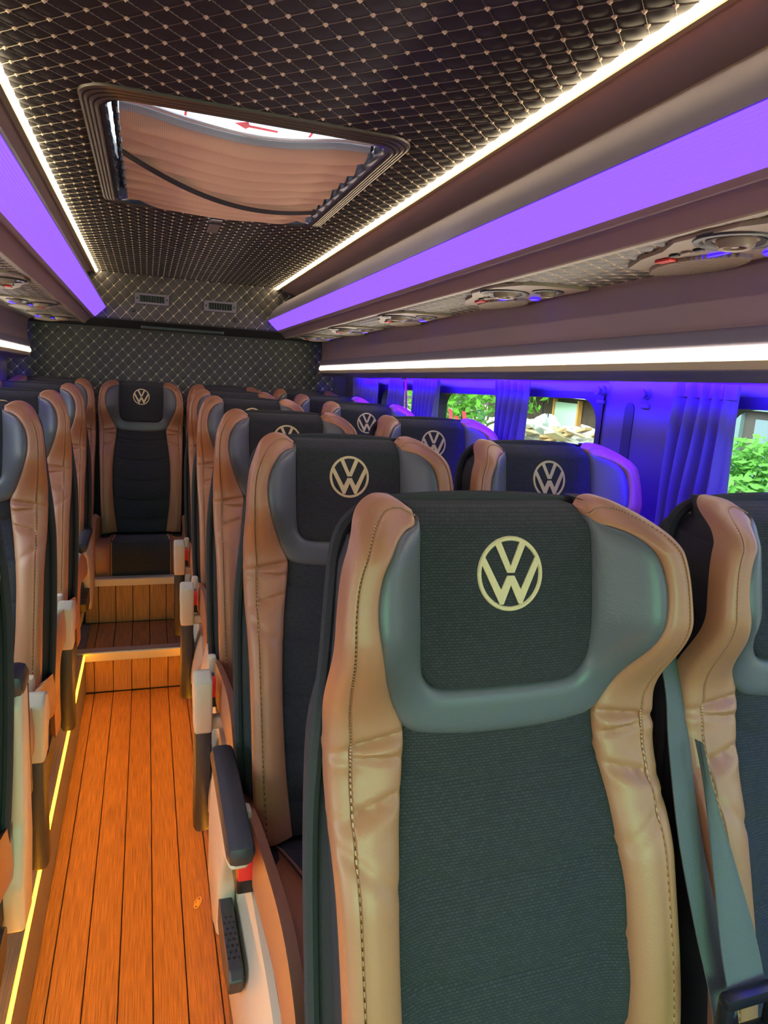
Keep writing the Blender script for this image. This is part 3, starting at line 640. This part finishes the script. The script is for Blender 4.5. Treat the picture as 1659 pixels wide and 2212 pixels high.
# aisle-side fittings, built for the -X side; sg = -1 mirrors them
def fit(sg):
    S = lambda x: (x if sg > 0 else x + .042) * sg
    D = {}
    # side valance: curved beige panel below the cushion
    n = 16; top = spline([(.02, .37), (-.12, .35), (-.30, .315), (-.47, .30), (-.575, .27)], n); bot = spline([(.04, .06), (-.06, .055), (-.22, .075), (-.40, .115), (-.60, .20)], n)
    def P(u, v):
        i = int(round(u * n)); p = top[i] * (1 - v) + bot[i] * v; return (S(-.214 - .010 * math.sin(PI * v) - (.030 if sg > 0 else .004) * v), p[0], p[1])
    D['panel'] = patch(P, n, 8, (S(.012), 0, 0)).mesh('side_panel', beige, True)
    lv = MB(); lv.prism([(-.17, .25), (-.19, .262), (-.385, .262), (-.40, .25), (-.385, .215), (-.30, .190), (-.20, .205)], 'x', S(-.238), S(-.262))
    me = lv.mesh('recline_lever', darkp); bm = bmesh.new(); bm.from_mesh(me); bmesh.ops.bevel(bm, geom=bm.edges[:], offset=.004, segments=2, affect='EDGES', profile=.5); bm.to_mesh(me); bm.free(); D['lever'] = me
    dm = MB()
    for r in range(8):
        for c in range(3 if r % 2 else 2): dm.lathe([(.0026, 0), (.0026, .0010), (.0014, .0014)], (S(-.242 - c * .008 - (0 if r % 2 else .004)), -.275 - r * .0125, .2618), 'z', 8)
    D['dots'] = dm.mesh('grip_dots', black)
    # buckle on a pale stalk
    D['stalk'] = MB().box(S(-.220) - .011, S(-.220) + .011, -.245, -.215, .25, .440, .007).mesh('buckle_stalk', beige, True)
    b = MB().box(S(-.223) - .020, S(-.223) + .020, -.310, -.250, .330, .402, .006)
    D['buckle'] = b.mesh('buckle', black, True)
    D['button'] = MB().box(S(-.227) - .014, S(-.227) + .014, -.318, -.285, .362, .407, .003).mesh('release_button', red, True)
    # horizontal armrest
    hz = MB()
    hz.prism([(-.03, .16), (-.03, .30), (-.10, .455), (-.37, .455), (-.385, .44), (-.30, .40), (-.235, .30), (-.22, .175), (-.15, .14)], 'x', S(-.232), S(-.264))
    me = hz.mesh('armrest', beige); bm = bmesh.new(); bm.from_mesh(me); bmesh.ops.bevel(bm, geom=bm.edges[:], offset=.008, segments=3, affect='EDGES', profile=.5); bm.to_mesh(me); bm.free()
    me.polygons.foreach_set('use_smooth', [True] * len(me.polygons)); me.set_sharp_from_angle(angle=.7); D['arm_flat'] = me
    D['pad_flat'] = MB().box(S(-.247) - .022, S(-.247) + .022, -.40, -.09, .452, .488, .014).mesh('armrest_pad', darkp, True)
    # folded armrest: pale hinge head, dark pad hanging down
    hd = MB(); hd.prism([(-.345, .40), (-.36, .462), (-.40, .476), (-.44, .462), (-.455, .34), (-.39, .335), (-.375, .38)], 'x', S(-.236), S(-.278)); hd.box(min(S(-.24), S(-.20)), max(S(-.24), S(-.20)), -.43, -.40, .335, .365)
    me = hd.mesh('armrest', beige); bm = bmesh.new(); bm.from_mesh(me); bmesh.ops.bevel(bm, geom=bm.edges[:], offset=.007, segments=3, affect='EDGES', profile=.5); bm.to_mesh(me); bm.free()
    me.polygons.foreach_set('use_smooth', [True] * len(me.polygons)); me.set_sharp_from_angle(angle=.7); D['arm_down'] = me
    D['pad_down'] = MB().box(S(-.257) - .020, S(-.257) + .020, -.45, -.395, .075, .375, .013).mesh('armrest_pad', darkp, True)
    up = MB(); up.prism([(-.10, .17), (-.02, .16), (.02, .30), (.03, .60), (-.025, .605), (-.045, .58), (-.055, .36), (-.10, .26)], 'x', S(-.236), S(-.276))
    me = up.mesh('armrest', beige); bm = bmesh.new(); bm.from_mesh(me); bmesh.ops.bevel(bm, geom=bm.edges[:], offset=.009, segments=3, affect='EDGES', profile=.5); bm.to_mesh(me); bm.free()
    me.polygons.foreach_set('use_smooth', [True] * len(me.polygons)); me.set_sharp_from_angle(angle=.7); D['arm_up'] = me
    D['pad_up'] = MB().box(S(-.256) - .022, S(-.256) + .022, -.035, .045, .585, .635, .016).box(S(-.256) - .020, S(-.256) + .020, .018, .045, .36, .60, .010).mesh('armrest_pad', darkp, True)
    return D
FIT = {1: fit(1), -1: fit(-1)}
# shoulder belt on the +X side
BF = [(.253, -.066, .785), (.250, -.106, .715), (.241, -.160, .632), (.228, -.204, .575)]; TX = .226
def belt(front, sg):
    S = lambda x: x * sg
    A = spline([(.215, .020, .940), (.2415, .002, .905), (.2425, -.008, .881), (.243, -.030, .833), (.234, -.055, .7835), (.223, -.104, .692), (.221, -.150, .6105), (.214, -.200, .54), (.212, -.24, .40)] if front else
               [(.218, .030, .935), (.232, .018, .905), (.240, -.02, .80), (.246, -.06, .66), (.250, -.11, .50), (.246, -.15, .30)], 30)
    def PA(u, v):
        p = A[int(round(u * 30))]; w_ = .047 if front else .046; ph = .25 + .1 * math.sin(3 * u); return (S(p[0] + (v - .5) * w_ * math.cos(ph)), p[1] + (v - .5) * w_ * math.sin(ph) + .002 * math.cos(2 * PI * v), p[2])
    mb = patch(PA, 30, 6, (0, .0018, 0))
    if front:
        B = spline(BF, 24)
        def PB_(u, v):
            p = B[int(round(u * 24))]; w_ = .003 + .052 * sst(u, 0, .9); return (S(p[0] + (v - .5) * w_), p[1] + .006 * math.sin(2 * PI * v) * (1 - u) - .006 * (1 - v) * u, p[2])
        patch(PB_, 24, 8, (0, .0018, 0), mb)
    D = {'web': mb.mesh('seat_belt', webm, True)}
    D['guide'] = MB().tube([(S(.232), -.012, .940), (S(.254), -.014, .935), (S(.262), -.012, .905), (S(.252), -.010, .882), (S(.228), -.006, .888), (S(.222), -.004, .915)], .008, 8, True).mesh('belt_guide', black, True)
    if front:
        c = S(TX); tg = MB()
        for bx in ((-.040, .040, .570, .586), (-.040, -.027, .53, .578), (.027, .040, .53, .578), (-.036, .036, .522, .536)): tg.box(c + bx[0], c + bx[1], -.222, -.206, bx[2], bx[3], .005)
        D['tongue'] = tg.mesh('belt_tongue', black, True)
        D['plate'] = MB().box(c - .026, c + .026, -.217, -.213, .45, .528, .002).mesh('tongue_plate', chrome)
    return D
BELT = {(fr, sg): belt(fr, sg) for fr in (True, False) for sg in (1, -1)}
def seat(x, y, label, fitting=None, arm=None, belt_side=None, front=False, raised=False, zr=0, group=None):
    t = thing('coach_seat', label, 'seat', (x, y, ZP), (0, 0, zr), group)
    link('back_shell', ME['shell'], t); link('edge_roll', ME['roll'], t)
    link('side_lining', ME['lin_l'], t); link('side_lining', ME['lin_r'], t)
    b = link('bolster', ME['bolster_l'], t); link('stitching', ME['stitch_l'], b, kind='stuff')
    b = link('bolster', ME['bolster_r'], t); link('stitching', ME['stitch_r'], b, kind='stuff')
    link('headrest_collar', ME['collar'], t); h = link('headrest_panel', ME['headpanel'], t)
    link('emblem', ME['emblem'], h, label='gold embroidered round emblem'); link('backrest_panel', ME['centre'], t)
    link('seat_cushion', ME['cushion'], t); link('cushion_bolster', ME['cush_l'], t); link('cushion_bolster', ME['cush_r'], t); link('seat_pan', ME['pan'], t)
    if not raised: link('seat_frame', ME['under'], t); link('leg', ME['leg_l'], t); link('leg', ME['leg_r'], t)
    if fitting:
        D = FIT[fitting]
        if not raised:
            link('side_panel', D['panel'], t); lv = link('recline_lever', D['lever'], t); link('grip_dots', D['dots'], lv, kind='stuff')
        bk = link('buckle', D['buckle'], t); link('release_button', D['button'], bk, label='red release button'); link('buckle_stalk', D['stalk'], bk)
        if arm:
            a = link('armrest', D['arm_' + arm], t); link('armrest_pad', D['pad_' + arm], a, label='dark armrest pad')
    if belt_side:
        D = BELT[(front, belt_side)]; bl = link('seat_belt', D['web'], t); link('belt_guide', D['guide'], bl)
        if front: link('belt_tongue', D['tongue'], bl); link('tongue_plate', D['plate'], bl)
    return t
XA, XW, XC, XS = .3785, .8335, -.028, -.445
RY = [.6632, 1.3196, 1.9813, 2.6823, 3.2498]; YBK = 3.825
AL = ['largest seat, tan and green-tinged black, nearest the camera with a seat belt at its shoulder',
      'aisle seat directly behind the nearest seat, with a level dark armrest over the wood floor',
      'third seat along the aisle on the double-seat side, its dark armrest folded down',
      'fourth seat along the aisle on the double-seat side, only half its round emblem showing',
      'fifth seat along the aisle on the double-seat side, beside the upper step']
WLb = ['window seat cut off by the picture edge, beside the nearest seat and its belt',
       'window seat with a blue-lit shoulder standing in front of the wide pillar',
       'window seat in front of the rubble window, its emblem fully showing',
       'window seat in front of the green tree window, small emblem showing',
       'window seat mostly hidden, last one before the rear bench row']
LLb = ['single seat at the left frame edge, only its raised armrest and side panel in view',
       'single seat on the left of the aisle, nearest one whose tan backrest shows',
       'second tan backrest from the camera on the single-seat side of the aisle',
       'third tan backrest on the single-seat side, with a pale raised armrest']
for i, y in enumerate(RY):
    seat(XA, y, AL[i], 1, 'flat' if i == 1 else 'down', 1, i == 0, zr=0)
    seat(XW, y, WLb[i], None, None, -1 if i else None)
LY = [1.30, 1.93, 2.54, 3.15]
for i, y in enumerate(LY): seat(XS, y, LLb[i], -1, ('up', 'down', 'down', 'flat')[i], -1)
mid = seat(XC, YBK, 'middle seat of the back row facing down the aisle', None, None, 1, False, True)
for sg in (1, -1):
    for nm, key in (('buckle', 'buckle'),):
        bk = link(nm, FIT[1]['buckle'], mid, (0 if sg > 0 else .446, .13, -.01)); link('release_button', FIT[1]['button'], bk, label='red release button')
seat(XA + .02, YBK, 'back-row seat just to the window side of the middle one, half hidden by aisle seats', None, None, None, False, True)
seat(XW, YBK, 'back-row seat in the corner by the windows, dark headrest against the quilted wall', None, None, None, False, True)
seat(XS - .005, YBK, 'back-row seat on the single-seat side beside the blue curtain', -1, None, 1, False, True)

# small amber clip lying on the aisle floor
tg = thing('plastic_clip', 'tiny amber plastic clip lying on the wood floor', 'clip', (.118, 1.60, .0012), (0, 0, -.35))
MB().tube([(.007 * math.cos(a), .017 * math.sin(a) * (1.15 if abs(math.sin(a)) > .5 else .9), .0025) for a in np.linspace(0, 2 * PI, 20, endpoint=False)], .0018, 6, True).obj('rim', mat('amber_plastic', (.85, .5, .15), .3), tg, True)
MB().lathe([(.005, 0), (.0045, .003), (.002, .004)], (0, .007, 0), 'z', 10).lathe([(.005, 0), (.0045, .003), (.002, .004)], (0, -.007, 0), 'z', 10).box(-.004, .004, -.006, .006, 0, .0025).obj('body', MATS['amber_plastic'], tg)

# ------------------------------------------------------------------ outside the windows
GZ = -.75
MB().box(1.35, 40, -20, 50, GZ - .1, GZ).obj('ground', mat('packed_earth', (.30, .25, .19), .9, bump=.6, scale=8, var=.3), kind='structure')
shedm = mat('dark_shed_board', (.075, .05, .04), .8, bump=.4, scale=30, var=.4)
t = thing('shed', 'dark brown board shed with a pale green door seen through the long side window', 'shed', (5.5, 8.6, GZ))
for i in range(26): MB().box(0, .03, -2.0 + i * .16, -2.0 + i * .16 + .152, 0, 1.93).obj('plank', shedm, t, loc=(.004 * (i % 3), 0, 0))
MB().box(-.18, .3, -2.1, 2.3, 1.93, 2.02).obj('eave', mat('pale_eave', (.62, .62, .5), .8), t); MB().box(.04, 1.5, -2, 2.2, 0, 3.2).obj('wall', mat('pale_render', (.55, .52, .46), .9, var=.15, scale=6), t)
d = MB().box(-.05, -.01, -.56, .0, .02, 1.86, .005).obj('door', mat('pale_green_paint', (.52, .72, .62), .6), t)
for a, b in ((-.60, -.565), (.005, .03)): MB().box(-.07, -.005, a, b, 0, 1.9).obj('door_post', mat('orange_timber', (.6, .32, .08), .7), t)
MB().lathe([(.012, 0), (.012, -.03)], (-.05, -.5, 1.0), 'x', 10).obj('door_knob', steel, d)
# rubble heap
hp = tag(patch(lambda u, v: (3.0 + 2.0 * u, 4.9 + 2.8 * v, GZ + (1.55 + .12 * math.sin(9 * v) + .06 * math.sin(23 * v + 7 * u)) * math.sin(PI * u) ** .5 * sst(v, 0, .12) * (1 - sst(v, .8, 1))), 20, 30, (0, 0, -.02)).obj('rubble_heap', mat('rubble', (.38, .36, .30), .9, bump=1, scale=20, var=.5), None, False), 'pale heap of building rubble outside the long window', 'rubble heap')
bd = [mat('board_%d' % i, c, .8) for i, c in enumerate(((.75, .62, .40), (.72, .70, .60), (.50, .33, .16), (.78, .80, .78)))]
bn = ['straw-coloured', 'pale grey', 'brown', 'white']
for i in range(40):
    l = random.uniform(.15, .55); yy = random.choice((random.uniform(5.3, 5.75), random.uniform(6.35, 7.2)))
    tag(MB().box(-l / 2, l / 2, -.05, .05, -.012, .012).obj('scrap_board', bd[i % 4], None, loc=(3.9 + random.uniform(-.35, .3), yy, GZ + 1.60 + random.uniform(-.02, .10)), rot=(random.uniform(-.4, .4), random.uniform(-.4, .4), random.uniform(0, 3.1))), bn[i % 4] + ' scrap board lying on the rubble heap outside the long window', 'board', bn[i % 4] + ' scrap boards on the rubble heap')
def bagP(u, v):
    a = 2 * PI * v; r = .15 * math.sin(PI * min(.98, u + .02)) ** .6 * (1 + .22 * math.sin(5 * a + 6 * u) + .12 * math.sin(11 * a + 3))
    return (r * math.cos(a) * .8, r * math.sin(a), .20 * (1 - u) + .02 * math.sin(7 * a) * (1 - u))
tag(patch(bagP, 16, 48, (0, 0, -.004)).obj('plastic_bag', mat('clear_plastic_sheet', (.50, .58, .56), .2), None, False, loc=(3.75, 6.03, GZ + 1.60)), 'crumpled pale plastic sheet on the rubble heap', 'plastic sheet')
def leaves(n, fn, size, material, name, parent):
    mb = MB()
    for _ in range(n):
        p = Vector(fn()); a = Vector(RNG.normal(size=3)).normalized(); b = a.orthogonal().normalized(); s = size * random.uniform(.6, 1.3)
        mb.add([p - a * s, p + b * s * .4, p + a * s, p - b * s * .4], [(0, 1, 2, 3)])
    me = mesh_np(name, mb.v, mb.f, material); o = link(name, me, parent, kind='stuff'); return o
def rs(c, r):
    def f_():
        d = Vector(RNG.normal(size=3)).normalized() * random.random() ** .4; k = random.randrange(len(c)); return Vector(c[k]) + Vector((d.x * r[k], d.y * r[k], d.z * r[k]))
    return f_
t = thing('garden_bush', 'bright green leafy bush outside the window beside the nearest seats', 'bush', (3.6, 3.5, GZ + .08))
leaves(4200, rs([(0, 0, 1.0), (.1, .25, 1.25), (0, -.35, 1.2), (.1, .55, .9), (0, -.7, 1.3), (.2, .05, 1.6), (.1, .35, 1.62)], [.45, .4, .45, .4, .45, .20, .16]), .042, leafm2, 'foliage', t)
for k in range(5): MB().tube([(.05 * k - .1, .1 * k - .25, 0), (.06 * k - .1, .13 * k - .3, .7), (.08 * k - .15, .2 * k - .4, 1.3)], [.014, .01, .004], 6).obj('stem', mat('bark', (.12, .09, .06), .9), t)
t = thing('yard_tree', 'leafy tree with red ribbons outside, behind the fourth window seat', 'tree', (4.2, 9.5, GZ))
leaves(2200, rs([(0, -.6, 2.1), (.2, .3, 2.0), (0, .8, 1.9), (0, -.1, 1.5), (.3, -1.1, 1.9)], [.75, .7, .7, .55, .6]), .07, leafm, 'foliage', t)
MB().tube([(.3, 0, 0), (.32, .05, .9), (.25, 0, 1.7)], [.07, .055, .03], 8).obj('trunk', MATS['bark'], t)
for k in range(5): tag(patch(lambda u, v: (.02 * math.sin(4 * u), (v - .5) * .1, -.28 * u), 6, 2, (.004, 0, 0)).obj('ribbon', mat('red_ribbon', (.85, .05, .08), .7), None, loc=(3.55, 7.55 + k * .2, GZ + 1.72 - .07 * (k % 2))), 'red ribbon hanging on the tree outside the window', 'ribbon', 'red ribbons on the tree')
t = thing('outbuilding', 'dark outbuilding with pale blue frame posts behind the green bush', 'building', (5.5, 5.4, GZ))
MB().box(.05, 1, -2.6, 1.1, 0, 2.6).obj('wall', mat('dark_cladding', (.10, .085, .085), .8), t)
for i in range(9): MB().box(0, .05, -2.5 + i * .41, -2.44 + i * .41, 0, 2.5).obj('post', mat('pale_blue_frame', (.20, .30, .33), .6), t)
MB().box(-.02, .04, -2.6, 1.1, 1.98, 2.1).obj('beam', MATS['pale_blue_frame'], t)
MB().box(.02, .045, -.55, -.2, .1, 1.9).obj('panel', mat('blue_sheet', (.22, .30, .38), .5), t)
tw = thing('wire_fence', 'thin post and wire fence in front of the green bush', 'fence', (3.1, 3.0, GZ))
for k in range(6): MB().box(-.015, .015, -.9 + k * .42, -.87 + k * .42, 0, 1.28).obj('post', MATS['pale_blue_frame'], tw)
MB().tube([(0, -1 + .1 * i, 1.12 + .012 * math.sin(i)) for i in range(25)], .004, 5).obj('wire', chrome, tw)
